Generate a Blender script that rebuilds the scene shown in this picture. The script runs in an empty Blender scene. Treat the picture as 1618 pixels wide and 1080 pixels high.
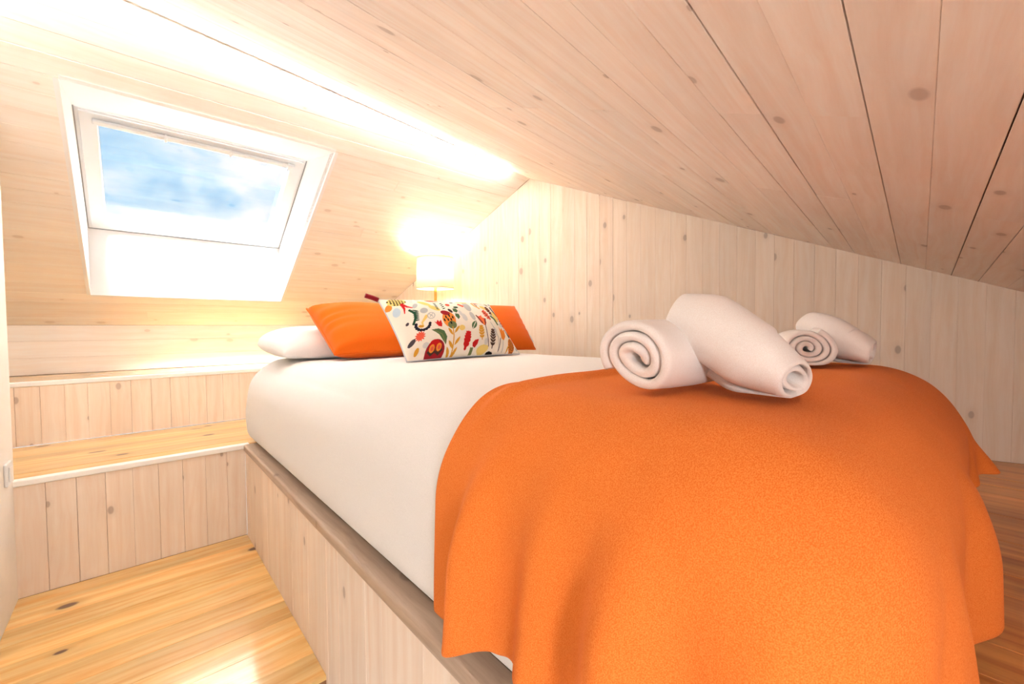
import bpy, bmesh, math, random
import numpy as np
from mathutils import Vector, Matrix

# ------------------------------------------------------------------ camera
scene = bpy.context.scene
col = scene.collection
F_PX, YAW, PITCH, ROLL = 668.77, math.radians(48.2276), math.radians(-1.8237), math.radians(-0.452)
cam_data = bpy.data.cameras.new('camera'); cam = bpy.data.objects.new('camera', cam_data); col.objects.link(cam)
cam_data.sensor_fit = 'HORIZONTAL'; cam_data.sensor_width = 36.0
cam_data.lens = 36.0 * F_PX / 1618.0; cam_data.clip_start = 0.02; cam_data.clip_end = 200
_f = Vector((-math.sin(YAW)*math.cos(PITCH), math.cos(YAW)*math.cos(PITCH), math.sin(PITCH)))
_r = Vector((math.cos(YAW), math.sin(YAW), 0)); _u = _r.cross(_f)
_r2 = math.cos(ROLL)*_r + math.sin(ROLL)*_u; _u2 = -math.sin(ROLL)*_r + math.cos(ROLL)*_u
_m = Matrix((_r2, _u2, -_f)).transposed().to_4x4(); _m.translation = (0, 0, 1.0)
cam.matrix_world = _m
scene.camera = cam

# ------------------------------------------------------------------ exposure, sky
vs = scene.view_settings
vs.view_transform = 'Standard'; vs.look = 'None'; vs.gamma = 1.0; vs.use_curve_mapping = False
vs.exposure = 3.05
world = bpy.data.worlds.new('sky'); scene.world = world; world.use_nodes = True
nt = world.node_tree; nt.nodes.clear()
def N(nt, t, **kw):
    n = nt.nodes.new(t)
    for k, v in kw.items(): setattr(n, k, v)
    return n
wo = N(nt, 'ShaderNodeOutputWorld'); bg = N(nt, 'ShaderNodeBackground')
tc = N(nt, 'ShaderNodeTexCoord'); mp = N(nt, 'ShaderNodeMapping')
mp.inputs['Scale'].default_value = (1.6, 1.1, 3.4); mp.inputs['Rotation'].default_value = (0.25, 0.1, 0.3)
mp.inputs['Location'].default_value = (0.3, 0.2, 0.0)
nz = N(nt, 'ShaderNodeTexNoise'); nz.inputs['Scale'].default_value = 2.6; nz.inputs['Detail'].default_value = 8; nz.inputs['Roughness'].default_value = 0.58; nz.inputs['Distortion'].default_value = 0.35
rp = N(nt, 'ShaderNodeValToRGB')
rp.color_ramp.elements[0].position = 0.345; rp.color_ramp.elements[0].color = (0.27, 0.56, 0.86, 1)
rp.color_ramp.elements[1].position = 0.515; rp.color_ramp.elements[1].color = (0.90, 0.94, 0.97, 1)
e = rp.color_ramp.elements.new(0.42); e.color = (0.52, 0.76, 0.94, 1)
nt.links.new(tc.outputs['Generated'], mp.inputs['Vector']); nt.links.new(mp.outputs[0], nz.inputs['Vector'])
nt.links.new(nz.outputs['Fac'], rp.inputs['Fac']); nt.links.new(rp.outputs['Color'], bg.inputs['Color'])
bg.inputs['Strength'].default_value = 0.14
nt.links.new(bg.outputs[0], wo.inputs['Surface'])
sun_data = bpy.data.lights.new('sun', 'SUN'); sun = bpy.data.objects.new('sun', sun_data); col.objects.link(sun)
sun_data.energy = 9.5; sun_data.angle = math.radians(28); sun_data.color = (1.0, 0.98, 0.95)
sun.rotation_euler = Vector((0.60, -0.20, 0.77)).to_track_quat('Z', 'Y').to_euler()

# ------------------------------------------------------------------ helpers
rng = random.Random(7)
def tag(o, label=None, cat=None, group=None, kind=None):
    if label: o['label'] = label
    if cat: o['category'] = cat
    if group: o['group'] = group
    if kind: o['kind'] = kind
    return o
def link(name, me, mat=None, parent=None, smooth=False):
    o = bpy.data.objects.new(name, me); col.objects.link(o)
    if mat is not None and not me.materials: me.materials.append(mat)
    if parent is not None: o.parent = parent
    if smooth: me.shade_smooth()
    return o
def mesh(name, verts, faces, mat=None, parent=None, smooth=False):
    me = bpy.data.meshes.new(name); me.from_pydata([tuple(v) for v in verts], [], faces); me.update()
    return link(name, me, mat, parent, smooth)
def empty(name, loc=(0, 0, 0)):
    o = bpy.data.objects.new(name, None); col.objects.link(o); o.location = loc; o.empty_display_size = 0.1
    return o
def bm_obj(name, bm, mat=None, parent=None, smooth=False):
    me = bpy.data.meshes.new(name); bmesh.ops.recalc_face_normals(bm, faces=bm.faces); bm.to_mesh(me); bm.free()
    return link(name, me, mat, parent, smooth)
def box(name, lo, hi, mat, parent=None, bevel=0.0, seg=2):
    bm = bmesh.new()
    bmesh.ops.create_cube(bm, size=1)
    for v in bm.verts:
        for i in range(3): v.co[i] = lo[i] + (v.co[i]+0.5)*(hi[i]-lo[i])
    if bevel: bmesh.ops.bevel(bm, geom=bm.edges[:], offset=bevel, segments=seg, affect='EDGES', profile=0.5)
    return bm_obj(name, bm, mat, parent, False)
def lathe(name, prof, mat, parent=None, n=48, closed=False):
    """prof: list of (radius, z); closed joins last ring to first"""
    v = []; f = []
    m = len(prof)
    for r, z in prof:
        for k in range(n):
            a = 2*math.pi*k/n; v.append((r*math.cos(a), r*math.sin(a), z))
    for i in range(m if closed else m-1):
        j = (i+1) % m
        for k in range(n):
            l = (k+1) % n; f.append((i*n+k, i*n+l, j*n+l, j*n+k))
    if not closed:
        f.append(tuple(range(n))[::-1]); f.append(tuple((m-1)*n+k for k in range(n)))
    return mesh(name, v, f, mat, parent, True)

# ------------------------------------------------------------------ materials
def newmat(name):
    m = bpy.data.materials.new(name); m.use_nodes = True
    nt = m.node_tree; b = nt.nodes['Principled BSDF']
    return m, nt, b
def L(nt, a, b): nt.links.new(a, b)
def math_node(nt, op, a=None, b=None, va=None, vb=None):
    n = N(nt, 'ShaderNodeMath', operation=op)
    if a is not None: L(nt, a, n.inputs[0])
    elif va is not None: n.inputs[0].default_value = va
    if b is not None: L(nt, b, n.inputs[1])
    elif vb is not None: n.inputs[1].default_value = vb
    return n.outputs[0]
def mixc(nt, fac, c1, c2, mode='MIX'):
    n = N(nt, 'ShaderNodeMix', data_type='RGBA', blend_type=mode)
    if isinstance(fac, float): n.inputs[0].default_value = fac
    else: L(nt, fac, n.inputs[0])
    for k, c in ((6, c1), (7, c2)):
        if isinstance(c, tuple): n.inputs[k].default_value = (*c, 1) if len(c) == 3 else c
        else: L(nt, c, n.inputs[k])
    return n.outputs[2]
def srgb(r, g, b):
    f = lambda c: c/12.92 if c <= 0.04045 else ((c+0.055)/1.055)**2.4
    return (f(r/255), f(g/255), f(b/255))
def wood(name, c_light, c_dark, knot, vary=0.12, knot_amt=1.0, rough=0.5, grain=1.0, spec=0.3, kscale=1.0, coat=0.0, bump=0.15, kr=1.0):
    """boards whose local x runs along the grain, y across"""
    m, nt, b = newmat(name)
    tc = N(nt, 'ShaderNodeTexCoord'); oi = N(nt, 'ShaderNodeObjectInfo')
    off = N(nt, 'ShaderNodeVectorMath', operation='SCALE'); comb = N(nt, 'ShaderNodeCombineXYZ')
    r1 = math_node(nt, 'MULTIPLY', oi.outputs['Random'], vb=37.0); r2 = math_node(nt, 'MULTIPLY', oi.outputs['Random'], vb=91.0)
    L(nt, r1, comb.inputs[0]); L(nt, r2, comb.inputs[1]); L(nt, r1, comb.inputs[2])
    add = N(nt, 'ShaderNodeVectorMath', operation='ADD'); L(nt, tc.outputs['Object'], add.inputs[0]); L(nt, comb.outputs[0], add.inputs[1])
    # warp so the grain bends
    wn = N(nt, 'ShaderNodeTexNoise'); wn.inputs['Scale'].default_value = 1.0; wn.inputs['Detail'].default_value = 2
    mpw = N(nt, 'ShaderNodeMapping'); mpw.inputs['Scale'].default_value = (2.2, 7, 7); L(nt, add.outputs[0], mpw.inputs[0]); L(nt, mpw.outputs[0], wn.inputs['Vector'])
    mp = N(nt, 'ShaderNodeMapping'); mp.inputs['Scale'].default_value = (1.6, 42*grain, 42*grain); L(nt, add.outputs[0], mp.inputs[0])
    sc = N(nt, 'ShaderNodeVectorMath', operation='SCALE'); L(nt, wn.outputs['Color'], sc.inputs[0]); sc.inputs['Scale'].default_value = 2.6
    ad2 = N(nt, 'ShaderNodeVectorMath', operation='ADD'); L(nt, mp.outputs[0], ad2.inputs[0]); L(nt, sc.outputs[0], ad2.inputs[1])
    g = N(nt, 'ShaderNodeTexNoise'); g.inputs['Scale'].default_value = 1.0; g.inputs['Detail'].default_value = 5; g.inputs['Roughness'].default_value = 0.62; L(nt, ad2.outputs[0], g.inputs['Vector'])
    gr = N(nt, 'ShaderNodeMapRange'); gr.inputs[1].default_value = 0.36; gr.inputs[2].default_value = 0.68; L(nt, g.outputs['Fac'], gr.inputs[0])
    base = mixc(nt, gr.outputs[0], c_light, c_dark)
    # broad streaks of whitewash
    bl = N(nt, 'ShaderNodeTexNoise'); bl.inputs['Scale'].default_value = 1.0; bl.inputs['Detail'].default_value = 3
    mpb = N(nt, 'ShaderNodeMapping'); mpb.inputs['Scale'].default_value = (1.3, 9, 9); L(nt, add.outputs[0], mpb.inputs[0]); L(nt, mpb.outputs[0], bl.inputs['Vector'])
    br = N(nt, 'ShaderNodeMapRange'); br.inputs[1].default_value = 0.35; br.inputs[2].default_value = 0.7; br.inputs[3].default_value = 1-vary; br.inputs[4].default_value = 1+vary; L(nt, bl.outputs['Fac'], br.inputs[0])
    rv = N(nt, 'ShaderNodeMapRange'); rv.inputs[3].default_value = 1-vary*0.8; rv.inputs[4].default_value = 1+vary*0.6; L(nt, oi.outputs['Random'], rv.inputs[0])
    val = math_node(nt, 'MULTIPLY', br.outputs[0], rv.outputs[0])
    vm = N(nt, 'ShaderNodeVectorMath', operation='SCALE'); L(nt, base, vm.inputs[0]); L(nt, val, vm.inputs['Scale'])
    # knots
    mk = N(nt, 'ShaderNodeMapping'); mk.inputs['Scale'].default_value = (4.2*kscale, 7.5*kscale, 0.01); L(nt, add.outputs[0], mk.inputs[0])
    vo = N(nt, 'ShaderNodeTexVoronoi', feature='F1', voronoi_dimensions='2D'); vo.inputs['Scale'].default_value = 1.0; vo.inputs['Randomness'].default_value = 1.0; L(nt, mk.outputs[0], vo.inputs['Vector'])
    sep = N(nt, 'ShaderNodeSeparateColor'); L(nt, vo.outputs['Color'], sep.inputs[0])
    on = math_node(nt, 'LESS_THAN', sep.outputs[0], vb=0.32)
    rad = N(nt, 'ShaderNodeMapRange'); rad.inputs[3].default_value = 0.03*kr; rad.inputs[4].default_value = 0.10*kr; L(nt, sep.outputs[1], rad.inputs[0])
    rat = math_node(nt, 'DIVIDE', vo.outputs['Distance'], rad.outputs[0])
    kf = N(nt, 'ShaderNodeMapRange'); kf.inputs[1].default_value = 1.15; kf.inputs[2].default_value = 0.75; L(nt, rat, kf.inputs[0])
    kk = math_node(nt, 'MULTIPLY', kf.outputs[0], on); kk = math_node(nt, 'MULTIPLY', kk, vb=0.75*knot_amt)
    c = mixc(nt, kk, vm.outputs[0], knot)
    hal = N(nt, 'ShaderNodeMapRange'); hal.inputs[1].default_value = 2.6; hal.inputs[2].default_value = 1.0; L(nt, rat, hal.inputs[0])
    hh = math_node(nt, 'MULTIPLY', hal.outputs[0], on); hh = math_node(nt, 'MULTIPLY', hh, vb=0.16*knot_amt)
    c = mixc(nt, hh, c, knot)
    L(nt, c, b.inputs['Base Color'])
    b.inputs['Roughness'].default_value = rough; b.inputs['Specular IOR Level'].default_value = spec
    if coat: b.inputs['Coat Weight'].default_value = coat; b.inputs['Coat Roughness'].default_value = 0.10
    bp = N(nt, 'ShaderNodeBump'); bp.inputs['Strength'].default_value = bump; bp.inputs['Distance'].default_value = 0.002
    L(nt, g.outputs['Fac'], bp.inputs['Height']); L(nt, bp.outputs[0], b.inputs['Normal'])
    return m
def plain(name, c, rough=0.6, spec=0.3, nscale=30, var=0.04, bump=0.0, metal=0.0):
    m, nt, b = newmat(name)
    tc = N(nt, 'ShaderNodeTexCoord'); n = N(nt, 'ShaderNodeTexNoise'); n.inputs['Scale'].default_value = nscale; n.inputs['Detail'].default_value = 4
    L(nt, tc.outputs['Object'], n.inputs['Vector'])
    d = tuple(max(0, x*(1-var*2)) for x in c); l = tuple(min(1, x*(1+var)) for x in c)
    L(nt, mixc(nt, n.outputs['Fac'], d, l), b.inputs['Base Color'])
    b.inputs['Roughness'].default_value = rough; b.inputs['Specular IOR Level'].default_value = spec; b.inputs['Metallic'].default_value = metal
    if bump:
        bp = N(nt, 'ShaderNodeBump'); bp.inputs['Strength'].default_value = bump; bp.inputs['Distance'].default_value = 0.003
        L(nt, n.outputs['Fac'], bp.inputs['Height']); L(nt, bp.outputs[0], b.inputs['Normal'])
    return m
def emit(name, c, s):
    m, nt, b = newmat(name)
    b.inputs['Base Color'].default_value = (0.8, 0.8, 0.8, 1)
    b.inputs['Emission Color'].default_value = (*c, 1); b.inputs['Emission Strength'].default_value = s
    return m
M = {}
M['pine'] = wood('whitewashed_pine', srgb(253, 241, 230), srgb(247, 227, 211), srgb(160, 130, 112), vary=0.035, knot_amt=0.6, rough=0.55, spec=0.25)
M['pine_daylit'] = wood('whitewashed_pine_daylit', srgb(254, 248, 241), srgb(250, 238, 227), srgb(176, 146, 126), vary=0.03, knot_amt=0.35, rough=0.5, spec=0.25)  # lit copy of the pine: bright daylight on the window slope put into its colour
M['pine_gable'] = wood('whitewashed_pine_upright', srgb(252, 238, 222), srgb(245, 225, 203), srgb(150, 128, 112), vary=0.04, rough=0.6, spec=0.2, kr=1.1, knot_amt=0.65)
M['pine_low'] = wood('whitewashed_pine_riser', srgb(250, 234, 218), srgb(243, 219, 198), srgb(158, 128, 110), vary=0.035, rough=0.6, spec=0.2, knot_amt=0.7)
M['floor'] = wood('varnished_pine_floor', srgb(255, 216, 142), srgb(240, 174, 88), srgb(86, 40, 16), vary=0.15, knot_amt=1.25, rough=0.28, spec=0.5, kscale=0.75, coat=1.0, bump=0.05, kr=1.35)
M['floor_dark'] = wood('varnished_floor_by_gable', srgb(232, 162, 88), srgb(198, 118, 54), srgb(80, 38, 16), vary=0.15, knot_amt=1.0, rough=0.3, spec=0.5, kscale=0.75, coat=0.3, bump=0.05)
M['rail'] = wood('greyed_timber_rail', srgb(206, 182, 160), srgb(176, 150, 128), srgb(120, 96, 80), vary=0.06, knot_amt=0.6, rough=0.4, spec=0.4)
M['nosing'] = plain('white_painted_nosing', srgb(254, 252, 249), rough=0.45, spec=0.4, var=0.01)
M['backing'] = plain('shadow_gap_backing', srgb(150, 112, 84), rough=0.9, spec=0.05)
M['white'] = plain('white_lining', srgb(247, 247, 247), rough=0.5, spec=0.3, var=0.01)
M['frame'] = plain('white_window_frame', srgb(240, 242, 243), rough=0.3, spec=0.45, var=0.01)
M['gasket'] = plain('grey_gasket', srgb(176, 182, 186), rough=0.6)
M['plaster'] = plain('white_partition', srgb(248, 243, 236), rough=0.7, var=0.02)

# ------------------------------------------------------------------ boards
def clip(poly, p0, n):
    """keep the side of the plane (p0, n) that n points to; poly: list of 3D Vectors"""
    out = []
    for i in range(len(poly)):
        a = poly[i]; b = poly[(i+1) % len(poly)]
        da = (a-p0).dot(n); db = (b-p0).dot(n)
        if da >= 0: out.append(a)
        if (da >= 0) != (db >= 0): out.append(a + (b-a)*(da/(da-db)))
    return out
def shrink(pts, g):
    """inset a convex CCW polygon by g"""
    n = len(pts); lines = []
    for i in range(n):
        a = pts[i]; b = pts[(i+1) % n]; dx, dy = b[0]-a[0], b[1]-a[1]; l = math.hypot(dx, dy)
        nx, ny = -dy/l, dx/l; lines.append(((a[0]+nx*g, a[1]+ny*g), (dx/l, dy/l)))
    out = []
    for i in range(n):
        (p, d), (q, e_) = lines[i-1], lines[i]
        den = d[0]*e_[1]-d[1]*e_[0]
        if abs(den) < 1e-6: out.append(q); continue
        t = ((q[0]-p[0])*e_[1]-(q[1]-p[1])*e_[0])/den
        out.append((p[0]+d[0]*t, p[1]+d[1]*t))
    return out
def board(parent, poly, ex, ez, mat, name='board', thick=0.016, gap=0.0006, chamf=0.0014, proud=0.0):
    ex = ex.normalized(); ez = ez.normalized(); ey = ez.cross(ex)
    # drop near-duplicate points
    pp = []
    for p in poly:
        if not pp or (p-pp[-1]).length > 1e-4: pp.append(p)
    if len(pp) > 1 and (pp[0]-pp[-1]).length < 1e-4: pp.pop()
    if len(pp) < 3: return None
    c = sum(pp, Vector())/len(pp)
    q = [((p-c).dot(ex), (p-c).dot(ey)) for p in pp]
    ar = sum(q[i-1][0]*q[i][1]-q[i][0]*q[i-1][1] for i in range(len(q)))/2
    if ar < 0: q = q[::-1]
    xs = [a[0] for a in q]; ys = [a[1] for a in q]
    if abs(ar) < 4e-5 or min(max(xs)-min(xs), max(ys)-min(ys)) < 0.006: return None
    q = shrink(q, gap); r = shrink(q, chamf); n = len(q)
    v = [(*a, 0) for a in r] + [(*a, -chamf) for a in q] + [(*a, -thick) for a in q]
    f = [tuple(range(n))]
    for i in range(n):
        j = (i+1) % n
        f.append((n+i, n+j, j, i)); f.append((2*n+i, 2*n+j, n+j, n+i))
    o = mesh(name, v, f, mat, None)
    m = Matrix((ex, ey, ez)).transposed().to_4x4(); m.translation = c + ez*proud
    o.matrix_world = m
    if parent is not None:
        o.parent = parent; o.matrix_parent_inverse = Matrix()
    return o
def plane_slab(name, pts, n_room, off, thick, mat):
    """backing behind the boards: polygon pts shifted away from the room, with thickness"""
    n = n_room.normalized(); k = len(pts)
    v = [p - n*off for p in pts] + [p - n*(off+thick) for p in pts]
    f = [tuple(range(k)), tuple(range(2*k-1, k-1, -1))] + [(i, k+i, k+(i+1) % k, (i+1) % k) for i in range(k)]
    bm = bmesh.new(); vv = [bm.verts.new(p) for p in v]
    for a in f: bm.faces.new([vv[i] for i in a])
    return bm_obj(name, bm, mat)
def strips(parent, O, ex, ey, ez, s_list, x0, x1, planes, mat, joints=None, gapf=None, name='board', thick=0.016, seam=None):
    """boards between successive s_list values along ey, running along ex from x0 to x1, clipped by planes"""
    res = []
    for i in range(len(s_list)-1):
        a, b = s_list[i], s_list[i+1]
        if seam: a += seam(i); b -= seam(i+1)
        js = [x0] + (joints(i) if joints else []) + [x1]
        for k in range(len(js)-1):
            poly = [O+ex*js[k]+ey*a, O+ex*js[k+1]+ey*a, O+ex*js[k+1]+ey*b, O+ex*js[k]+ey*b]
            for (p0, n) in planes:
                poly = clip(poly, p0, n)
                if len(poly) < 3: break
            if len(poly) >= 3:
                g = gapf(i) if gapf else 0.0006
                o = board(parent, poly, ex, ez, mat, name, thick=thick, gap=g, chamf=rng.choice([0.0004, 0.0007, 0.0010]), proud=rng.uniform(-0.0006, 0.0006))
                if o: res.append(o)
    return res
def struct(o): o['kind'] = 'structure'; return o
V = Vector
Z = V((0, 0, 1)); X = V((1, 0, 0)); Y = V((0, 1, 0))
TH = math.radians(31.2)
SP = V((-3.6, 0, 1.04))                       # foot of the window slope, on the knee wall
SD = V((math.cos(TH), 0, math.sin(TH)))       # up the slope
SN = V((math.sin(TH), 0, -math.cos(TH)))      # into the room
G0 = V((-2.031, 1.983, 1.99)); GD = V((0.9576, 0.2881, 0)).normalized(); GN = V((GD.y, -GD.x, 0))   # gable: into the room
CN = -V((0.357, 0.068, 0.932)).normalized()   # low ceiling: into the room
CD = V((-0.073, 0.996, -0.044)).normalized(); CD = (CD - CN*CD.dot(CN)).normalized()
CP = CD.cross(CN);  CP = CP if CP.x > 0 else -CP
PZ = 0.445; LZ = 0.757                         # platform level, ledge level
YB = -1.5                                      # how far the room goes on behind the viewer
RAILY = 0.39
slope_in = (SP, SN); gable_in = (G0, GN); ceil_in = (G0, CN); back_in = (V((0, YB, 0)), Y); above_plat = (V((0, 0, PZ)), Z)
W0, W1 = 0.325, 1.647; WY0, WY1 = -0.173, 0.779   # roof-window opening in the slope (up-slope, along)

# gable wall with upright boards
def hull_poly(O, ex, ey, big, planes):
    poly = [O-ex*big-ey*big, O+ex*big-ey*big, O+ex*big+ey*big, O-ex*big+ey*big]
    for p0, n in planes: poly = clip(poly, p0, n)
    return poly
gp = hull_poly(G0, GD, Z, 8, [(SP-SN*0.05, SN), (G0-CN*0.05, CN), (V((0, 0, 0.36)), Z), (V((-3.66, 0, 0)), X), (V((2.4, 0, 0)), -X)])
wall_back = struct(plane_slab('wall_back', gp, GN, 0.0145, 0.04, M['backing']))
s0 = 1.301 - 0.0819*36
seams = [s0 + 0.0819*k for k in range(70)]
def gap_gable(i): return rng.choice([0.0001, 0.0002, 0.0002, 0.0003, 0.0008])
for i in range(len(seams)-1):
    poly = [G0+GD*seams[i]-Z*3, G0+GD*seams[i+1]-Z*3, G0+GD*seams[i+1]+Z*1, G0+GD*seams[i]+Z*1]
    for p0, n in (slope_in, ceil_in, above_plat, (V((-3.6, 0, 0)), X), (V((2.3, 0, 0)), -X)):
        poly = clip(poly, p0, n)
        if len(poly) < 3: break
    if len(poly) >= 3: board(wall_back, poly, Z, GN, M['pine_gable'], gap=gap_gable(i), chamf=rng.choice([0.0004, 0.0006, 0.001]), proud=rng.uniform(-0.0008, 0.0008))

# low ceiling falling to the right
cp = hull_poly(G0, CD, CP, 8, [(SP-SN*0.05, SN), (G0-GN*0.05, GN), back_in, (V((0, 0, PZ-0.1)), Z)])
ceiling = struct(plane_slab('ceiling', cp, CN, 0.0145, 0.04, M['backing']))
cs0 = 1.7756 - 0.0835*22
jset = {}
def joint_ceiling(i):
    r = random.Random(100+i); k = r.random()
    return sorted(([-1.18+0.12*r.random()*0] if k < 0.5 else []) + ([-0.60] if k > 0.35 and k < 0.85 else []) + ([-2.3+r.random()*0.4] if k > 0.3 else []))
DARK = {22: 0.0015, 24: 0.0016, 26: 0.0018, 27: 0.0012, 19: 0.0009, 16: 0.0007, 21: 0.0005, 12: 0.0005, 29: 0.001, 31: 0.0012}
strips(ceiling, G0, CD, CP, CN, [cs0+0.0835*k for k in range(60)], -4.5, 0.6, [slope_in, gable_in, back_in, above_plat], M['pine'], joint_ceiling, lambda i: 0.0001, seam=lambda k: DARK.get(k, 0.0002)*0.55)

# the steeper slope with the roof window
rects = [(-1.5, WY0, -0.2, 4), (WY1, 3, -0.2, 4), (WY0, WY1, -0.2, W0), (WY0, WY1, W1, 4)]
sl_top = hull_poly(SP, Y, SD, 6, [(G0-GN*0.05, GN), (G0-CN*0.03, CN), (V((0, YB, 0)), Y), (SP-SD*0.06, SD)])
bm = bmesh.new()
for (ya, yb, sa, sb) in rects:
    poly = list(sl_top)
    for p0, n in ((SP+Y*ya, Y), (SP+Y*yb, -Y), (SP+SD*sa, SD), (SP+SD*sb, -SD)):
        poly = clip(poly, p0, n)
        if len(poly) < 3: break
    if len(poly) < 3: continue
    k = len(poly); a = [bm.verts.new(p-SN*0.0145) for p in poly]; b = [bm.verts.new(p-SN*0.05) for p in poly]
    bm.faces.new(a); bm.faces.new(b[::-1])
    for i in range(k): bm.faces.new((a[i], b[i], b[(i+1) % k], a[(i+1) % k]))
slope = struct(bm_obj('ceiling', bm, M['backing']))
PITCH_S = (W1-W0)/16
ss = [0.0] + [W0+PITCH_S*k for k in range(-3, 24)]
def gap_slope(i): return random.Random(i*3+1).choice([0.0001, 0.0002, 0.0003, 0.0009])
def jt(i):
    r = random.Random(i*7+2); t = r.uniform(-1.0, 1.3)
    return [t] if r.random() < 0.7 and not (WY0-0.25 < t < WY1+0.25 and 0.15 < ss[i] < W1+0.05) else []
for i in range(len(ss)-1):
    a, b = ss[i], ss[i+1]
    if a > W0-0.01 and b < W1+0.01: spans = [(YB, WY0), (WY1, 3)]
    else: spans = [(YB, 3)]
    for (ya, yb) in spans:
        strips(slope, SP, Y, SD, SN, [a, b], ya, yb, [gable_in, ceil_in], M['pine_daylit'], (lambda k, i=i, ya=ya, yb=yb: [t for t in jt(i) if ya+0.15 < t < yb-0.15]), lambda k, i=i: gap_slope(i))

# knee wall, ledge, risers, treads
knee = struct(box('wall_knee', (-3.66, YB, LZ-0.05), (-3.6155, 1.70, 1.04), M['backing']))
strips(knee, V((-3.6, 0, 0)), Y, Z, X, [LZ, 0.852, 0.948, 1.04], YB, 3, [gable_in], M['pine_daylit'], None, lambda i: 0.0004)
def plank_floor(name, x0, x1, y0, y1, z, along, mat, w=0.115, planes=(), thick=0.3, joints=None):
    fl = struct(box(name, (x0-(0.05 if along == 'y' else 0), y0, z-thick), (x1-(0.0 if z < 0.1 or along == 'x' else 0.02), y1, z-0.0145), M['backing']))
    if along == 'y':
        n = max(1, round((x1-x0)/w)); ws = [x0+(x1-x0)*k/n for k in range(n+1)]
        strips(fl, V((0, 0, z)), Y, -X, Z, [-a for a in ws][::-1], y0, y1, list(planes), mat, joints, lambda i: rng.choice([0.0002, 0.0004, 0.0008]), name='floorboard')
    else:
        n = max(1, round((y1-y0)/w)); ws = [y0+(y1-y0)*k/n for k in range(n+1)]
        strips(fl, V((0, 0, z)), X, Y, Z, ws, x0, x1, list(planes), mat, joints, lambda i: rng.choice([0.0003, 0.0006, 0.001]), name='floorboard')
    return fl
NOSE = 0.022
plank_floor('floor', -2.40, -1.257, YB, RAILY, 0.0, 'y', M['floor'], thick=0.08)
plank_floor('floor', -3.105, -2.40-0.0, YB, 1.95, PZ-0.002, 'y', M['floor'], planes=[(V((-2.40-NOSE, 0, 0)), -X), gable_in], thick=0.05)
plank_floor('floor', -3.60, -3.105, YB, 1.70, LZ-0.002, 'y', M['floor'], planes=[(V((-3.105-NOSE, 0, 0)), -X), gable_in], thick=0.05)
def riser_boards(parent, O, along, nrm, z0, z1, a0, a1, w, mat, offs=0.0):
    n = int((a1-a0)/w)+2; k0 = math.floor((a0-offs)/w)
    for k in range(k0, k0+n+1):
        lo, hi = max(a0, offs+k*w), min(a1, offs+(k+1)*w)
        if hi-lo < 0.006: continue
        poly = [O+along*lo+Z*z0, O+along*hi+Z*z0, O+along*hi+Z*z1, O+along*lo+Z*z1]
        board(parent, poly, Z, nrm, mat, gap=rng.choice([0.0002, 0.0003, 0.0006]), chamf=rng.choice([0.0006, 0.001]), proud=rng.uniform(-0.0006, 0.0006))
r1 = struct(box('wall_lower_step', (-2.46, YB, 0.0), (-2.4155, RAILY, PZ-0.06), M['backing']))
riser_boards(r1, V((-2.40, 0, 0)), Y, X, 0.0, PZ-NOSE, YB, RAILY, 0.0835, M['pine_low'], -0.27)
r2 = struct(box('wall_upper_step', (-3.165, YB, PZ), (-3.1205, 1.64, LZ-0.06), M['backing']))
riser_boards(r2, V((-3.105, 0, 0)), Y, X, PZ, LZ-NOSE, YB, 1.60, 0.0835, M['pine_low'], -0.27)
struct(box('trim_1', (-2.40-NOSE-0.012, YB, PZ-NOSE), (-2.395, RAILY+0.02, PZ+0.001), M['nosing'], bevel=0.004))
struct(box('trim_2', (-3.105-NOSE-0.012, YB, LZ-NOSE), (-3.10, 1.55, LZ+0.001), M['nosing'], bevel=0.004))
# platform under the bed: boarded side, capped rail, floorboards toward the gable
plat = struct(box('wall_platform', (-2.40, RAILY+0.0155, -0.6), (1.6, RAILY+0.05, PZ-0.03), M['backing']))
riser_boards(plat, V((0, RAILY, 0)), X, -Y, -0.55, PZ-0.03, -2.40, 1.6, 0.0905, M['pine_low'], 0.03)
bm = bmesh.new()
prof = []                                        # rail section: rounded nose
y0, y1, z0, z1 = RAILY-0.006, RAILY+0.052, PZ-0.034, PZ
r_ = 0.009
for cx, cz, a0 in ((y1-0.002, z1-0.002, 0), (y0+r_, z1-r_, 90), (y0+r_, z0+r_, 180), (y1-0.002, z0+0.002, 270)):
    rr = 0.002 if cx == y1-0.002 else r_
    for k in range(6):
        a = math.radians(a0+90*k/5); prof.append((cx+rr*math.cos(a), cz+rr*math.sin(a)))
ln = 4.0
vv = [[bm.verts.new((xx, p[0]-RAILY, p[1]-PZ)) for p in prof] for xx in (-ln/2, ln/2)]
for i in range(len(prof)):
    j = (i+1) % len(prof); bm.faces.new((vv[0][i], vv[0][j], vv[1][j], vv[1][i]))
bm.faces.new(vv[0]); bm.faces.new(vv[1][::-1])
rail = struct(bm_obj('trim_3', bm, M['rail'])); rail.location = (-0.40, RAILY, PZ)
def pj(i): return [0.25+0.9*random.Random(i+5).random()]
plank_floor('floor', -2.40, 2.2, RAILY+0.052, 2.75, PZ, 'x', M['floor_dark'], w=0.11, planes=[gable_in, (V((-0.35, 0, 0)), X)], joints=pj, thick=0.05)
# stair foot below the viewer and the wall behind him close the room
struct(box('floor', (-2.46, YB-0.05, -0.66), (2.26, RAILY+0.05, -0.60), M['plaster']))
struct(box('wall_front', (-3.7, YB-0.06, -0.66), (2.26, YB, 2.3), M['plaster']))
struct(box('wall_stair', (-1.257-0.03, YB, -0.60), (-1.262, RAILY, -0.08), M['plaster']))
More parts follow.
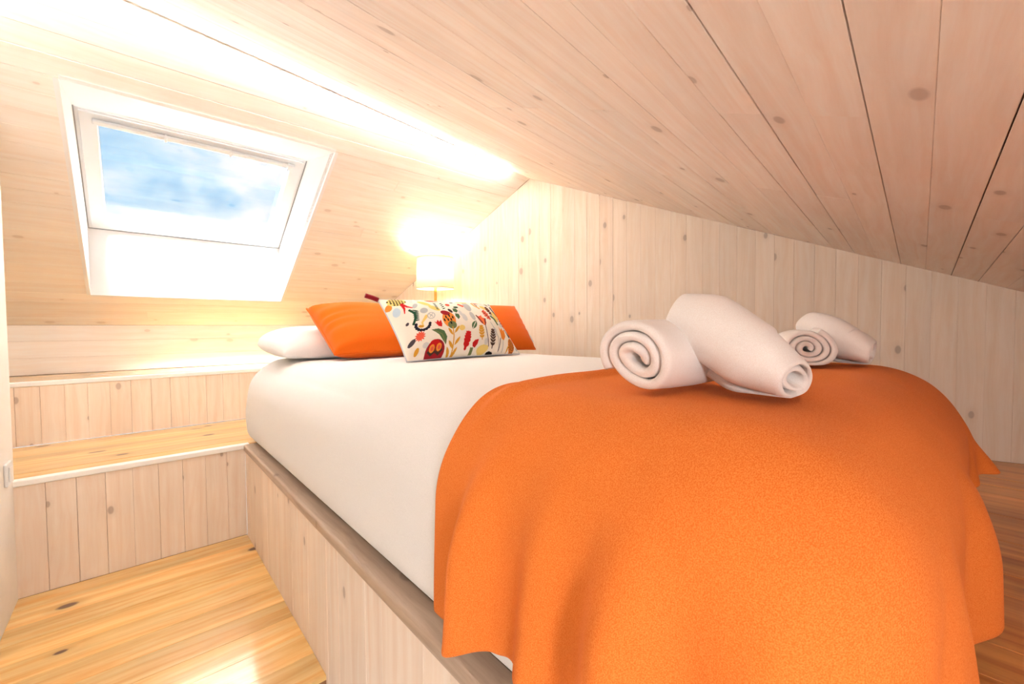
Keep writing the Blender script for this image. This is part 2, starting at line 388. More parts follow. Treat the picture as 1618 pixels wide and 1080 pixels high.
# eave wall far right, partition on the left with its switch
struct(box('wall_right', (2.2, YB, -0.6), (2.26, 2.8, 0.62), M['plaster']))
part_pts = [V((-2.42, -0.35, 0.0)), V((-0.85, -0.35, 0.0)), V((-0.85, -0.35, 2.0)), V((-1.60, -0.35, 2.05)), V((-2.42, -0.35, 1.735))]
struct(plane_slab('wall_left', part_pts, Y, 0.0, 0.06, M['plaster']))

# ------------------------------------------------------------------ roof window
TD = 0.312                                     # depth of the reveal
win = struct(empty('window_1')); ON = -SN
def wpt(y, s, t): return SP + Y*y + SD*s + ON*t
B0, B1 = W0+TD*math.tan(TH), W1-0.345          # the reveal narrows: sill upright, head splayed
def quadslab(name, q, th, out, mat, parent):
    v = [p for p in q] + [p+out*th for p in q]
    bm = bmesh.new(); vv = [bm.verts.new(p) for p in v]
    for a in ((0, 1, 2, 3), (7, 6, 5, 4), (0, 4, 5, 1), (1, 5, 6, 2), (2, 6, 7, 3), (3, 7, 4, 0)): bm.faces.new([vv[i] for i in a])
    return bm_obj(name, bm, mat, parent)
e0 = 0.004
quadslab('sill_lining', [wpt(WY0, W0, -e0), wpt(WY1, W0, -e0), wpt(WY1, B0, TD), wpt(WY0, B0, TD)], 0.015, -SD, M['white'], win)
quadslab('head_lining', [wpt(WY0, W1, -e0), wpt(WY1, W1, -e0), wpt(WY1, B1, TD), wpt(WY0, B1, TD)], 0.015, SD, M['white'], win)
for ys, sg in ((WY0, -1), (WY1, 1)):
    quadslab('side_lining', [wpt(ys, W0, -e0), wpt(ys, W1, -e0), wpt(ys, B1, TD), wpt(ys, B0, TD)], 0.015, Y*sg, M['white'], win)
def frame_ring(name, ya, yb, sa, sb, w, t0, t1, mat, parent, wb=None, wt=None):
    wb = wb or w; wt = wt or w
    bm = bmesh.new()
    o = [(ya, sa), (yb, sa), (yb, sb), (ya, sb)]; i_ = [(ya+w, sa+wb), (yb-w, sa+wb), (yb-w, sb-wt), (ya+w, sb-wt)]
    g = [[bm.verts.new(wpt(*p, t)) for p in r] for r in (o, i_) for t in (t0, t1)]
    of, ob, if_, ib = g
    for k in range(4):
        l = (k+1) % 4
        bm.faces.new((of[k], of[l], if_[l], if_[k])); bm.faces.new((ob[l], ob[k], ib[k], ib[l]))
        bm.faces.new((of[l], of[k], ob[k], ob[l])); bm.faces.new((if_[k], if_[l], ib[l], ib[k]))
    bmesh.ops.bevel(bm, geom=[e for e in bm.edges], offset=0.002, segments=1, affect='EDGES')
    return bm_obj(name, bm, mat, parent)
fy0, fy1, fs0, fs1 = WY0+0.004, WY1-0.004, B0+0.004, B1-0.004
frame_ring('outer_frame', WY0-0.06, WY1+0.06, B0-0.06, B1+0.06, 0.075, TD+0.010, TD+0.05, M['gasket'], win)
frame_ring('frame', fy0, fy1, fs0, fs1, 0.055, TD+0.002, TD+0.06, M['frame'], win, wb=0.03)
frame_ring('gasket', fy0+0.05, fy1-0.05, fs0+0.025, fs1-0.05, 0.01, TD+0.02, TD+0.05, M['gasket'], win)
sash = frame_ring('sash', fy0+0.012, fy1-0.012, fs0+0.010, fs1-0.012, 0.06, TD-0.006, TD+0.055, M['frame'], win, wb=0.05, wt=0.045)
frame_ring('glazing_bead', fy0+0.070, fy1-0.070, fs0+0.058, fs1-0.055, 0.004, TD+0.024, TD+0.04, M['gasket'], sash)
hb = box('vent_bar', (0, 0, 0), (fy1-fy0-0.11, 0.024, 0.018), M['frame'], win, bevel=0.005)
mb = Matrix((Y, SD, SN)).transposed().to_4x4(); mb.translation = wpt(fy0+0.055, fs1-0.058, TD-0.008); hb.matrix_basis = mb
for t_ in (0.30, 0.62, 0.955):
    cl = box('catch', (0, 0, 0), (0.012, 0.030, 0.024), M['frame'], None, bevel=0.003)
    mc = mb.copy(); mc.translation = wpt(fy0+0.055+(fy1-fy0-0.11)*t_, fs1-0.061, TD-0.008); cl.parent = hb; cl.matrix_parent_inverse = mb.inverted(); cl.matrix_basis = mc
mg, ntg, bg_ = newmat('window_glass'); ntg.nodes.remove(bg_)
tr = N(ntg, 'ShaderNodeBsdfTransparent'); gl = N(ntg, 'ShaderNodeBsdfGlossy'); gl.inputs['Roughness'].default_value = 0.02
ms = N(ntg, 'ShaderNodeMixShader'); ms.inputs[0].default_value = 0.05
L(ntg, tr.outputs[0], ms.inputs[1]); L(ntg, gl.outputs[0], ms.inputs[2]); L(ntg, ms.outputs[0], ntg.nodes['Material Output'].inputs['Surface'])
quadslab('pane', [wpt(fy0+0.068, fs0+0.056, TD+0.03), wpt(fy1-0.068, fs0+0.056, TD+0.03), wpt(fy1-0.068, fs1-0.053, TD+0.03), wpt(fy0+0.068, fs1-0.053, TD+0.03)], 0.004, ON, mg, sash)

# ------------------------------------------------------------------ light strip along the ridge
R_A = V((-1.885, 0.010, 2.079)) - V((-0.0703, 0.996, -0.0402))*1.5
R_B = V((-2.01, 1.79, 2.001))
rd = (R_B-R_A).normalized(); down = (SN+CN).normalized(); side = rd.cross(down).normalized()
led = empty('led_strip', R_A)
tag(led, 'glowing warm white 12.5 strip along the ridge of the wooden ceiling', 'light strip')
def bar(name, a, b, w, h, up, mat, parent):
    d = (b-a).normalized(); sd_ = d.cross(up).normalized()
    v = []
    for p in (a, b):
        for sx, sy in ((-1, 0), (1, 0), (1, 1), (-1, 1)): v.append(p + sd_*sx*w/2 + up*sy*h)
    o = mesh(name, v, [(0, 1, 2, 3), (7, 6, 5, 4), (0, 4, 5, 1), (1, 5, 6, 2), (2, 6, 7, 3), (3, 7, 4, 0)], mat)
    o.parent = parent; o.matrix_parent_inverse = Matrix.Translation(-parent.location)
    return o
bar('channel', R_A+down*0.012, R_B+down*0.012, 0.020, 0.006, down, M['frame'], led)
bar('diffuser', R_A+down*0.018, R_B+down*0.018, 0.013, 0.005, down, emit('led_glow', (1.0, 0.98, 0.94), 12.5), led)

# ------------------------------------------------------------------ bed
BX0, BX1, BY0, BY1, BTOP = -2.47, -0.045, 0.402, 1.71, 0.870
def fabric(name, c, c2=None, scale=700.0, bump=0.25, rough=0.9, sheen=0.3, wrinkle=0.0, diag=False, patch=0.0):
    m, nt, b = newmat(name)
    tc = N(nt, 'ShaderNodeTexCoord')
    n = N(nt, 'ShaderNodeTexNoise'); n.inputs['Scale'].default_value = scale; n.inputs['Detail'].default_value = 2
    mp = N(nt, 'ShaderNodeMapping'); L(nt, tc.outputs['Object'], mp.inputs[0])
    if diag: mp.inputs['Rotation'].default_value = (0, 0, 0.8); mp.inputs['Scale'].default_value = (1.0, 0.45, 1.0)
    L(nt, mp.outputs[0], n.inputs['Vector'])
    n2 = N(nt, 'ShaderNodeTexNoise'); n2.inputs['Scale'].default_value = 9.0; n2.inputs['Detail'].default_value = 4; L(nt, tc.outputs['Object'], n2.inputs['Vector'])
    c2 = c2 or tuple(x*0.9 for x in c)
    r = N(nt, 'ShaderNodeMapRange'); r.inputs[1].default_value = 0.35; r.inputs[2].default_value = 0.65; L(nt, n.outputs['Fac'], r.inputs[0])
    cc = mixc(nt, r.outputs[0], c2, c)
    if patch:
        pr = N(nt, 'ShaderNodeMapRange'); pr.inputs[3].default_value = 1-patch; pr.inputs[4].default_value = 1+patch; L(nt, n2.outputs['Fac'], pr.inputs[0])
        sv = N(nt, 'ShaderNodeVectorMath', operation='SCALE'); L(nt, cc, sv.inputs[0]); L(nt, pr.outputs[0], sv.inputs['Scale']); cc = sv.outputs[0]
    L(nt, cc, b.inputs['Base Color'])
    b.inputs['Roughness'].default_value = rough; b.inputs['Specular IOR Level'].default_value = 0.1
    b.inputs['Sheen Weight'].default_value = sheen; b.inputs['Sheen Roughness'].default_value = 0.5
    bp = N(nt, 'ShaderNodeBump'); bp.inputs['Strength'].default_value = bump; bp.inputs['Distance'].default_value = 0.0015; L(nt, n.outputs['Fac'], bp.inputs['Height'])
    if wrinkle:
        w = N(nt, 'ShaderNodeTexNoise'); w.inputs['Scale'].default_value = 7.0; w.inputs['Detail'].default_value = 3; w.inputs['Distortion'].default_value = 0.8; L(nt, tc.outputs['Object'], w.inputs['Vector'])
        b2 = N(nt, 'ShaderNodeBump'); b2.inputs['Strength'].default_value = wrinkle; b2.inputs['Distance'].default_value = 0.02; L(nt, w.outputs['Fac'], b2.inputs['Height'])
        L(nt, b2.outputs[0], bp.inputs['Normal'])
    L(nt, bp.outputs[0], b.inputs['Normal'])
    return m
M['linen'] = fabric('white_bed_linen', srgb(250, 247, 245), scale=900, bump=0.06, wrinkle=0.12, sheen=0.1)
M['mattress'] = fabric('cream_mattress_cover', srgb(244, 234, 220), scale=500, bump=0.1, sheen=0.1)
M['orange_wool'] = fabric('orange_wool', srgb(247, 146, 70), srgb(234, 117, 42), scale=800, bump=0.35, diag=True, sheen=0.04, patch=0.06)
M['orange_cotton'] = fabric('orange_cotton', srgb(252, 122, 28), srgb(246, 108, 20), scale=800, bump=0.08, wrinkle=0.1, sheen=0.15)
M['terry'] = fabric('white_terry', srgb(253, 248, 244), srgb(246, 236, 230), scale=900, bump=0.35, sheen=0.05)
def smoothnoise(seed):
    r = np.random.RandomState(seed)
    ks = r.normal(0, 1, (10, 3)); ph = r.uniform(0, 6.28, 10)
    return lambda p, s: sum(np.sin(p @ (ks[i]*s) + ph[i]) for i in range(10))/4.5
def rounded_box(name, lo, hi, r, nx, ny, nz, mat, parent, bulge=(0, 0, 0), noise=0.0, nscale=6.0, seed=1, rb=None):
    """soft box: dense cube grid pulled onto a rounded box, then puffed out"""
    lo = np.array(lo); hi = np.array(hi); c = (lo+hi)/2; h = (hi-lo)/2
    key = {}; v = []; f = []
    def vid(i, j, k):
        t = (i, j, k)
        if t not in key: key[t] = len(v); v.append((2*i/nx-1, 2*j/ny-1, 2*k/nz-1))
        return key[t]
    for i in range(nx):
        for j in range(ny):
            f.append((vid(i, j, 0), vid(i, j+1, 0), vid(i+1, j+1, 0), vid(i+1, j, 0)))
            f.append((vid(i, j, nz), vid(i+1, j, nz), vid(i+1, j+1, nz), vid(i, j+1, nz)))
    for i in range(nx):
        for k in range(nz):
            f.append((vid(i, 0, k), vid(i+1, 0, k), vid(i+1, 0, k+1), vid(i, 0, k+1)))
            f.append((vid(i, ny, k), vid(i, ny, k+1), vid(i+1, ny, k+1), vid(i+1, ny, k)))
    for j in range(ny):
        for k in range(nz):
            f.append((vid(0, j, k), vid(0, j, k+1), vid(0, j+1, k+1), vid(0, j+1, k)))
            f.append((vid(nx, j, k), vid(nx, j+1, k), vid(nx, j+1, k+1), vid(nx, j, k+1)))
    g = np.array(v); p = g*h
    rr = np.tile(np.minimum(r, h*0.999), (len(p), 1))
    if rb is not None:
        t = np.clip(g[:, 2:3]*1.5+0.5, 0, 1); t = t*t*(3-2*t); rr = rr*t + np.minimum(rb, h*0.999)*(1-t)
    inner = np.clip(p, -(h-rr), h-rr); d = p-inner
    d = d/rr; ln = np.linalg.norm(d, axis=1, keepdims=True); mx = np.abs(d).max(axis=1, keepdims=True)
    d = np.where(ln > 1e-9, d/np.maximum(ln, 1e-9)*mx, d)
    p = inner+d*rr
    s = 1-g**2
    p[:, 0] += np.sign(g[:, 0])*np.abs(g[:, 0])**4*bulge[0]*s[:, 1]*s[:, 2]
    p[:, 1] += np.sign(g[:, 1])*np.abs(g[:, 1])**4*bulge[1]*s[:, 2]**0.7
    p[:, 2] += np.where(g[:, 2] > 0, g[:, 2]**4*bulge[2]*np.sqrt(np.maximum(s[:, 0]*s[:, 1], 0)), 0)
    p = p + c
    if noise:
        nf = smoothnoise(seed); nn = d/np.maximum(np.linalg.norm(d, axis=1, keepdims=True), 1e-6)
        w = nf(p, nscale)[:, None]*noise
        fade = np.clip((g[:, 2:3]+1)/0.6, 0, 1)
        p = p + nn*w*fade
    return mesh(name, p.tolist(), f, mat, parent, True)
bed = empty('bed', (-1.22, 1.06, PZ))
tag(bed, 'bed made up in plain white linen on the low wooden platform', 'bed')
def child(o, parent):
    o.parent = parent; o.matrix_parent_inverse = Matrix.Translation(-parent.location); return o
child(rounded_box('mattress', (BX0+0.03, 0.462, PZ+0.001), (BX1-0.04, BY1-0.05, 0.68), np.array([0.08, 0.08, 0.08]), 30, 20, 8, M['mattress'], None), bed)
duvet = child(rounded_box('duvet', (BX0, BY0+0.01, PZ+0.004), (BX1, BY1, BTOP-0.012), np.array([0.12, 0.16, 0.16]), 110, 64, 30, M['linen'], None, bulge=(0.015, 0.012, 0.014), noise=0.0022, nscale=7.0, seed=4, rb=np.array([0.05, 0.04, 0.07])), bed)

# ------------------------------------------------------------------ blanket: cloth relaxed over the foot of the bed
def drape(nx, ny, x0, x1, y0, y1, steps, seed):
    a = np.linspace(0, 1, nx)[:, None]; b = np.linspace(0, 1, ny)[None, :]
    ys = y0+(y1-y0)*b; xe = x1-0.18*np.clip((ys-1.05)/0.65, 0, 1)**1.5
    P = np.zeros((nx, ny, 3)); P[..., 0] = x0+(xe-x0)*a
    P[..., 1] = ys+(1-b)**2*0.05*np.clip((P[..., 0]+0.62)/0.25, 0, 1)
    P[..., 2] = BTOP+0.03+0.003*np.sin(P[..., 0]*23+1)*np.sin(P[..., 1]*17)
    Q = P.copy()
    lo = np.array([BX0, BY0, PZ-0.3]); hi = np.array([BX1, BY1, BTOP]); c = (lo+hi)/2; h = (hi-lo)/2; R = 0.165; TH_ = 0.014
    groups = []
    for (di, dj), st in (((1, 0), 1.0), ((0, 1), 1.0), ((1, 1), 0.5), ((1, -1), 0.5), ((2, 0), 0.25), ((0, 2), 0.25), ((4, 0), 0.10), ((0, 4), 0.10)):
        A0 = P[0:nx-di, (slice(0, ny-dj) if dj >= 0 else slice(-dj, ny))]; B0_ = P[di:nx, (slice(dj, ny) if dj >= 0 else slice(0, ny+dj))]
        groups.append(((di, dj), np.linalg.norm((B0_-A0)[..., :2], axis=-1, keepdims=True), st))
    dt = 1/60.
    for it in range(steps):
        vel = (P-Q)*0.965; vel[..., 2] -= 9.8*dt*dt*0.5
        Q = P.copy(); P = P+vel
        for _ in range(10):
            for (di, dj), ln, st in groups:
                a0 = slice(0, nx-di); a1 = slice(di, nx)
                if dj >= 0: b0 = slice(0, ny-dj); b1 = slice(dj, ny)
                else: b0 = slice(-dj, ny); b1 = slice(0, ny+dj)
                A = P[a0, b0]; B = P[a1, b1]
                d = B-A; l = np.sqrt((d*d).sum(-1, keepdims=True))+1e-9
                cor = d*((l-ln)/l)*(0.5*st)*0.62
                P[a0, b0] += cor; P[a1, b1] -= cor
            q = P-c; aq = np.abs(q)-(h-R); mo = np.maximum(aq, 0); lno = np.sqrt((mo*mo).sum(-1))
            sdf = lno+np.minimum(aq.max(-1), 0)-R-TH_
            hit = sdf < 0
            nrm = np.sign(q)*mo; nl = np.sqrt((nrm*nrm).sum(-1, keepdims=True))
            nrm = np.where(nl > 1e-9, nrm/np.maximum(nl, 1e-9), np.array([0, 0, 1.0]))
            P = np.where(hit[..., None], P-nrm*sdf[..., None], P)
        # friction where it rests
        q = P-c; aq = np.abs(q)-(h-R); mo = np.maximum(aq, 0); sdf = np.sqrt((mo*mo).sum(-1))+np.minimum(aq.max(-1), 0)-R-TH_
        rest = (sdf < 0.002)[..., None]
        P = np.where(rest, Q+(P-Q)*0.35, P)
        fl = P[..., 2] < PZ+0.012
        P[..., 2] = np.where(fl & (P[..., 1] > RAILY), PZ+0.012, P[..., 2])
    return P
BNX, BNY = 84, 132
BP = drape(BNX, BNY, -0.655, 0.17, 0.165, 1.74, 150, 3)
def soft(a, lo, hi): t = np.clip((a-lo)/(hi-lo), 0, 1); return t*t*(3-2*t)
_hang = soft(0.86-BP[..., 2], 0.0, 0.22)*soft(BY0+0.12-BP[..., 1], 0, 0.1)*soft(0.06-BP[..., 0], 0, 0.2)
_fx = BP[..., 0]+0.10*(0.88-BP[..., 2])
_ft = soft(0.84-BP[..., 2], 0.0, 0.24)*soft(BP[..., 0], -0.06, 0.0)*soft(BP[..., 1]-0.45, 0, 0.2)
BP[..., 0] += _ft*sum(a*np.exp(-((BP[..., 1]-c)/w)**2) for c, w, a in ((1.55, 0.06, 0.055), (1.04, 0.09, 0.11), (0.70, 0.08, 0.05)))
_fold = sum(a*np.exp(-((_fx-c)/w)**2) for c, w, a in ((-0.648, 0.020, 0.022), (-0.49, 0.028, 0.060), (-0.36, 0.026, 0.026), (-0.235, 0.035, 0.055), (-0.09, 0.035, 0.03)))
BP[..., 1] -= _hang*_fold
BP[..., 2] += 0.0035*np.sin(BP[..., 0]*21+BP[..., 1]*13)*np.sin(BP[..., 1]*9+1)*soft(BP[..., 2], 0.84, 0.90) + 0.003*soft(BP[..., 2], 0.84, 0.90)
_e = soft(-0.55-BP[..., 0], 0, 0.06)*soft(BP[..., 2], 0.80, 0.88)     # a ruck along the head-side hem
BP[..., 2] += _e*0.009*(1+np.sin(BP[..., 0]*110+BP[..., 1]*6))
from mathutils.bvhtree import BVHTree
_dm = duvet.data; _tree = BVHTree.FromPolygons([v.co.copy() for v in _dm.vertices], [tuple(p.vertices) for p in _dm.polygons])
for _pass in range(2):
    for _i in range(BNX):
        for _j in range(BNY):
            _p = V(BP[_i, _j]); _co, _n, _k, _d = _tree.find_nearest(_p)
            if _co is None: continue
            _s = (_p-_co).dot(_n)
            if _s < 0.011 and _d < 0.15:
                _c = V(((BX0+BX1)/2, (BY0+BY1)/2, 0.66)); _o = _n if _n.dot(_co-_c) > 0 else -_n
                if _o.z < 0: _o.z = 0; _o.normalize()
                _q = _co+_o*0.012; BP[_i, _j] = (_q.x, _q.y, _q.z)
    BP[1:-1, 1:-1] = 0.6*BP[1:-1, 1:-1]+0.1*(BP[:-2, 1:-1]+BP[2:, 1:-1]+BP[1:-1, :-2]+BP[1:-1, 2:])
def cloth_mesh(name, P, th, mat, sub=1):
    nx, ny = P.shape[:2]
    f = [(i*ny+j, (i+1)*ny+j, (i+1)*ny+j+1, i*ny+j+1) for i in range(nx-1) for j in range(ny-1)]
    o = mesh(name, P.reshape(-1, 3).tolist(), f, mat, None, True)
    s = o.modifiers.new('thickness', 'SOLIDIFY'); s.thickness = th; s.offset = 0
    b = o.modifiers.new('smooth', 'SUBSURF'); b.levels = sub; b.render_levels = sub
    return o
blanket = cloth_mesh('blanket', BP, 0.007, M['orange_wool'])
tag(blanket, 'orange woven wool blanket draped over the foot of the bed', 'blanket')

# ------------------------------------------------------------------ pillows and cushions
def cushion_grid(w, h, t, nu, nv, pinch=0.05, p=2.4, rnd=0.0):
    """front and back sheets sharing their border; local x along width, y along height, z out of the front"""
    u = np.linspace(-1, 1, nu); v = np.linspace(-1, 1, nv); U, Vv = np.meshgrid(u, v, indexing='ij')
    px = U*(1-pinch*(1-Vv**2)*1.0)*w/2; py = Vv*(1-pinch*1.4*(1-U**2))*h/2
    px = px*(1-rnd*U**4*Vv**2); py = py*(1-rnd*Vv**4*U**2)
    prof = (np.clip(1-np.abs(U)**p, 0, 1)*np.clip(1-np.abs(Vv)**p, 0, 1))**0.5
    return U, Vv, px, py, prof*t/2
def cushion(name, w, h, t, mat, nu=60, nv=46, pinch=0.05, wr=0.004, seed=1, back=None, colors=None, pucker=0.0, p=2.4, rnd=0.0, backf=0.9):
    U, Vv, px, py, pz = cushion_grid(w, h, t, nu, nv, pinch, p, rnd)
    nf = smoothnoise(seed); pts = np.stack([px, py, pz*0], -1).reshape(-1, 3)
    n1 = nf(pts, 14.0).reshape(nu, nv)*wr*np.clip(pz/(t/2)*1.5, 0, 1)
    if pucker:
        edge = np.exp(-((1-np.abs(U))/0.30))*np.clip((1-np.abs(U))/0.05, 0, 1)
        n1 = n1 + edge*pucker*np.sin(Vv*19+np.sin(Vv*5)*1.5+seed)
    front = np.stack([px, py, pz+n1], -1).reshape(-1, 3); verts = front.tolist()
    idx = np.arange(nu*nv).reshape(nu, nv); bid = idx.copy(); k = nu*nv
    inner = []
    for i in range(1, nu-1):
        for j in range(1, nv-1):
            bid[i, j] = k; k += 1; inner.append((px[i, j], py[i, j], -pz[i, j]*backf))
    verts += inner
    f = [(idx[i, j], idx[i+1, j], idx[i+1, j+1], idx[i, j+1]) for i in range(nu-1) for j in range(nv-1)]
    nfr = len(f)
    f += [(bid[i, j], bid[i, j+1], bid[i+1, j+1], bid[i+1, j]) for i in range(nu-1) for j in range(nv-1)]
    f = [tuple(int(a) for a in q) for q in f]
    me = bpy.data.meshes.new(name); me.from_pydata(verts, [], f); me.update()
    me.materials.append(mat)
    if back is not None:
        me.materials.append(back)
        mi = np.zeros(len(f), dtype=np.int32); mi[nfr:] = 1; me.polygons.foreach_set('material_index', mi)
    if colors is not None:
        at = me.color_attributes.new('print', 'FLOAT_COLOR', 'POINT')
        c = np.ones((len(verts), 4), dtype=np.float32); c[:nu*nv, :3] = colors.reshape(-1, 3); at.data.foreach_set('color', c.ravel())
    o = link(name, me, None, None, True)
    border = [idx[i, 0] for i in range(nu)] + [idx[nu-1, j] for j in range(1, nv)] + [idx[i, nv-1] for i in range(nu-2, -1, -1)] + [idx[0, j] for j in range(nv-2, 0, -1)]
    loop = [V(verts[int(b)]) for b in border]
    return o, loop
def tube_loop(name, pts, r, mat, parent, closed=True, n=6):
    v = []; f = []; m = len(pts)
    for i in range(m):
        a = pts[i-1] if (closed or i > 0) else pts[i]; b = pts[(i+1) % m] if (closed or i < m-1) else pts[i]
        t = (b-a).normalized(); u = t.cross(Z if abs(t.z) < 0.9 else X).normalized(); w = t.cross(u)
        for k in range(n):
            an = 2*math.pi*k/n; v.append(pts[i]+(u*math.cos(an)+w*math.sin(an))*r)
    for i in range(m if closed else m-1):
        j = (i+1) % m
        for k in range(n): f.append((i*n+k, i*n+(k+1) % n, j*n+(k+1) % n, j*n+k))
    if not closed: f.append(tuple(range(n))[::-1]); f.append(tuple((m-1)*n+k for k in range(n)))
    return mesh(name, v, f, mat, parent, True)
def lean(base, lean_deg, yaw_deg=0.0, roll_deg=0.0, h=0.0):
    """matrix of a cushion standing on its lower edge at `base`, top leaning toward the bed head (-X)"""
    a = math.radians(lean_deg); up = V((-math.sin(a), 0, math.cos(a))); w = Y.copy()
    w = Matrix.Rotation(math.radians(roll_deg), 3, up.cross(w)) @ w; up = up.cross(w).cross(up) if False else Matrix.Rotation(math.radians(roll_deg), 3, w.cross(up)) @ up if False else up
    n = w.cross(up)
    m = Matrix((w, up, n)).transposed().to_4x4()
    m = Matrix.Rotation(math.radians(yaw_deg), 4, 'Z') @ m
    m.translation = V(base) + (m.to_3x3() @ V((0, 1, 0)))*h/2
    return m
# white sleeping pillows lying at the head
for (yc, xc, zc, sd_, lab, rz) in ((0.755, -2.215, 0.915, 3, 'white pillow lying at the bed head under the left orange cushion', 1.5), (1.40, -2.215, 0.915, 8, 'white pillow at the bed head hidden behind the patterned cushion, nearest the lamp', -1)):
    o, lp = cushion('pillow', 0.635, 0.48, 0.20, M['linen'], 60, 50, 0.0, 0.006, sd_, p=3.4, rnd=0.10, backf=0.35)
    m = lean((0, 0, 0), 84, rz); m.translation = (xc, yc, zc); o.matrix_world = m
    tag(o, lab, 'pillow', 'white bed pillows')
# orange cushions
for (base, w, h, t, ln_, yw, sd_, lab) in (((-1.80, 0.86, 0.893), 0.50, 0.385, 0.19, 57, 3, 5, 'plain orange cushion leaning at the left, beside the patterned cushion'), ((-1.67, 1.435, 0.880), 0.46, 0.315, 0.12, 37, -3, 9, 'plain orange cushion tucked behind the right end of the patterned cushion')):
    o, lp = cushion('cushion', w, h, t, M['orange_cotton'], 56, 44, 0.06, 0.004, sd_, pucker=0.007 if sd_ == 5 else 0.002, p=3.0, rnd=0.03)
    o.matrix_world = lean(base, ln_, yw, 0, h)
    tube_loop('piping', lp, 0.0035, M['orange_cotton'], o)
    tag(o, lab, 'cushion', 'orange cushions')
    if sd_ == 9:
        tgm = box('care_tag', (w/2-0.012, -0.10, -0.004), (w/2+0.010, -0.055, -0.002), M['frame'], o)

# printed lumbar cushion: the botanical print is drawn into a colour layer of the cloth
PW, PH = 430, 230
_quad = [(400, 685), (1510, 600), (1240, 120), (110, 90)]     # layout frame of the print: BL BR TR TL
uu = np.linspace(0, 1, PW); vv_ = np.linspace(0, 1, PH); UU, VV = np.meshgrid(uu, vv_, indexing='ij')
_q = [np.array(a, float) for a in _quad]
QX = (1-UU)*(1-VV)*_q[0][0]+UU*(1-VV)*_q[1][0]+UU*VV*_q[2][0]+(1-UU)*VV*_q[3][0]
QY = (1-UU)*(1-VV)*_q[0][1]+UU*(1-VV)*_q[1][1]+UU*VV*_q[2][1]+(1-UU)*VV*_q[3][1]
CAN = np.ones((PW, PH, 3))*np.array(srgb(250, 243, 230))
PCOL = dict(red=srgb(214, 38, 40), dred=srgb(168, 40, 48), coral=srgb(236, 100, 76), orange=srgb(246, 150, 62), ochre=srgb(222, 164, 60), yellow=srgb(244, 218, 130), green=srgb(86, 118, 78), dgreen=srgb(44, 84, 60), olive=srgb(120, 130, 84), navy=srgb(40, 38, 52), brown=srgb(116, 60, 40), dbrown=srgb(78, 58, 52), grey=srgb(196, 198, 196), lgrey=srgb(222, 222, 218), blue=srgb(196, 216, 230), pink=srgb(240, 178, 150), slate=srgb(88, 78, 84), crim=srgb(170, 36, 70), black=srgb(24, 24, 24), cream=srgb(250, 243, 230))
def paint(mask, c): CAN[mask] = np.array(PCOL[c])
def ell(x, y, a, b, rot=0, c='red'):
    r = math.radians(rot); dx = QX-x; dy = QY-y; p = dx*math.cos(r)+dy*math.sin(r); q = -dx*math.sin(r)+dy*math.cos(r)
    paint((p/a)**2+(q/b)**2 < 1, c)
def stroke(pts, w, c, taper=False):
    for i in range(len(pts)-1):
        (x0, y0), (x1, y1) = pts[i], pts[i+1]; dx, dy = x1-x0, y1-y0; l2 = dx*dx+dy*dy
        t = np.clip(((QX-x0)*dx+(QY-y0)*dy)/l2, 0, 1); d = np.hypot(QX-x0-t*dx, QY-y0-t*dy)
        ww = w*(1-0.7*(i+t)/(len(pts)-1)) if taper else w
        paint(d < ww, c)
def poly(pts, c):
    ins = np.zeros(QX.shape, bool)
    for i in range(len(pts)):
        (x0, y0), (x1, y1) = pts[i-1], pts[i]
        if y0 == y1: continue
        cr = ((y0 > QY) != (y1 > QY)) & (QX < (x1-x0)*(QY-y0)/(y1-y0)+x0); ins ^= cr
    paint(ins, c)
def leaf(x, y, l, w, rot, c, vein=None):
    """pointed leaf centred at x, y"""
    r = math.radians(rot); dx = QX-x; dy = QY-y; p = (dx*math.cos(r)+dy*math.sin(r))/(l/2); q = (-dx*math.sin(r)+dy*math.cos(r))/(w/2)
    paint((np.abs(p) < 1) & (np.abs(q) < (1-p**2)), c)
    if vein: paint((np.abs(p) < 0.9) & (np.abs(q) < 0.12), vein)
def pinnate(x0, y0, x1, y1, n, l, w, c, stem=4):
    stroke([(x0, y0), (x1, y1)], stem, c); ang = math.degrees(math.atan2(y1-y0, x1-x0))
    for k in range(n):
        t = 0.12+0.85*k/(n-1); x = x0+(x1-x0)*t; y = y0+(y1-y0)*t; s = l*(1-0.35*abs(t-0.45)*2)
        for sg in (-1, 1):
            a = math.radians(ang+sg*48); leaf(x+math.cos(a)*s/2, y+math.sin(a)*s/2, s, w, math.degrees(a), c)
    leaf(x1, y1, l, w*1.2, ang, c)
# washed-out shapes first
for a in ((900, 215, 34, 70, -25, 'grey'), (945, 330, 22, 50, -30, 'grey'), (860, 345, 22, 44, -30, 'lgrey'), (820, 300, 16, 34, -30, 'lgrey'), (390, 220, 20, 30, 20, 'grey'), (360, 150, 18, 26, 0, 'lgrey'), (465, 280, 34, 30, 0, 'grey'), (515, 590, 26, 22, 0, 'lgrey'), (250, 265, 28, 46, -15, 'blue'), (830, 450, 30, 26, 0, 'yellow'), (560, 255, 60, 22, 25, 'yellow'), (470, 195, 66, 18, 28, 'yellow'), (860, 150, 60, 16, 5, 'yellow'), (1060, 610, 60, 26, -10, 'yellow'), (1110, 225, 60, 20, 15, 'yellow'), (1240, 300, 40, 60, -20, 'yellow'), (190, 205, 22, 32, -20, 'orange'), (1085, 560, 18, 26, 0, 'lgrey'), (1290, 385, 24, 22, 0, 'lgrey'), (1190, 470, 26, 40, 0, 'lgrey'), (640, 150, 24, 12, 10, 'lgrey')): ell(*a)
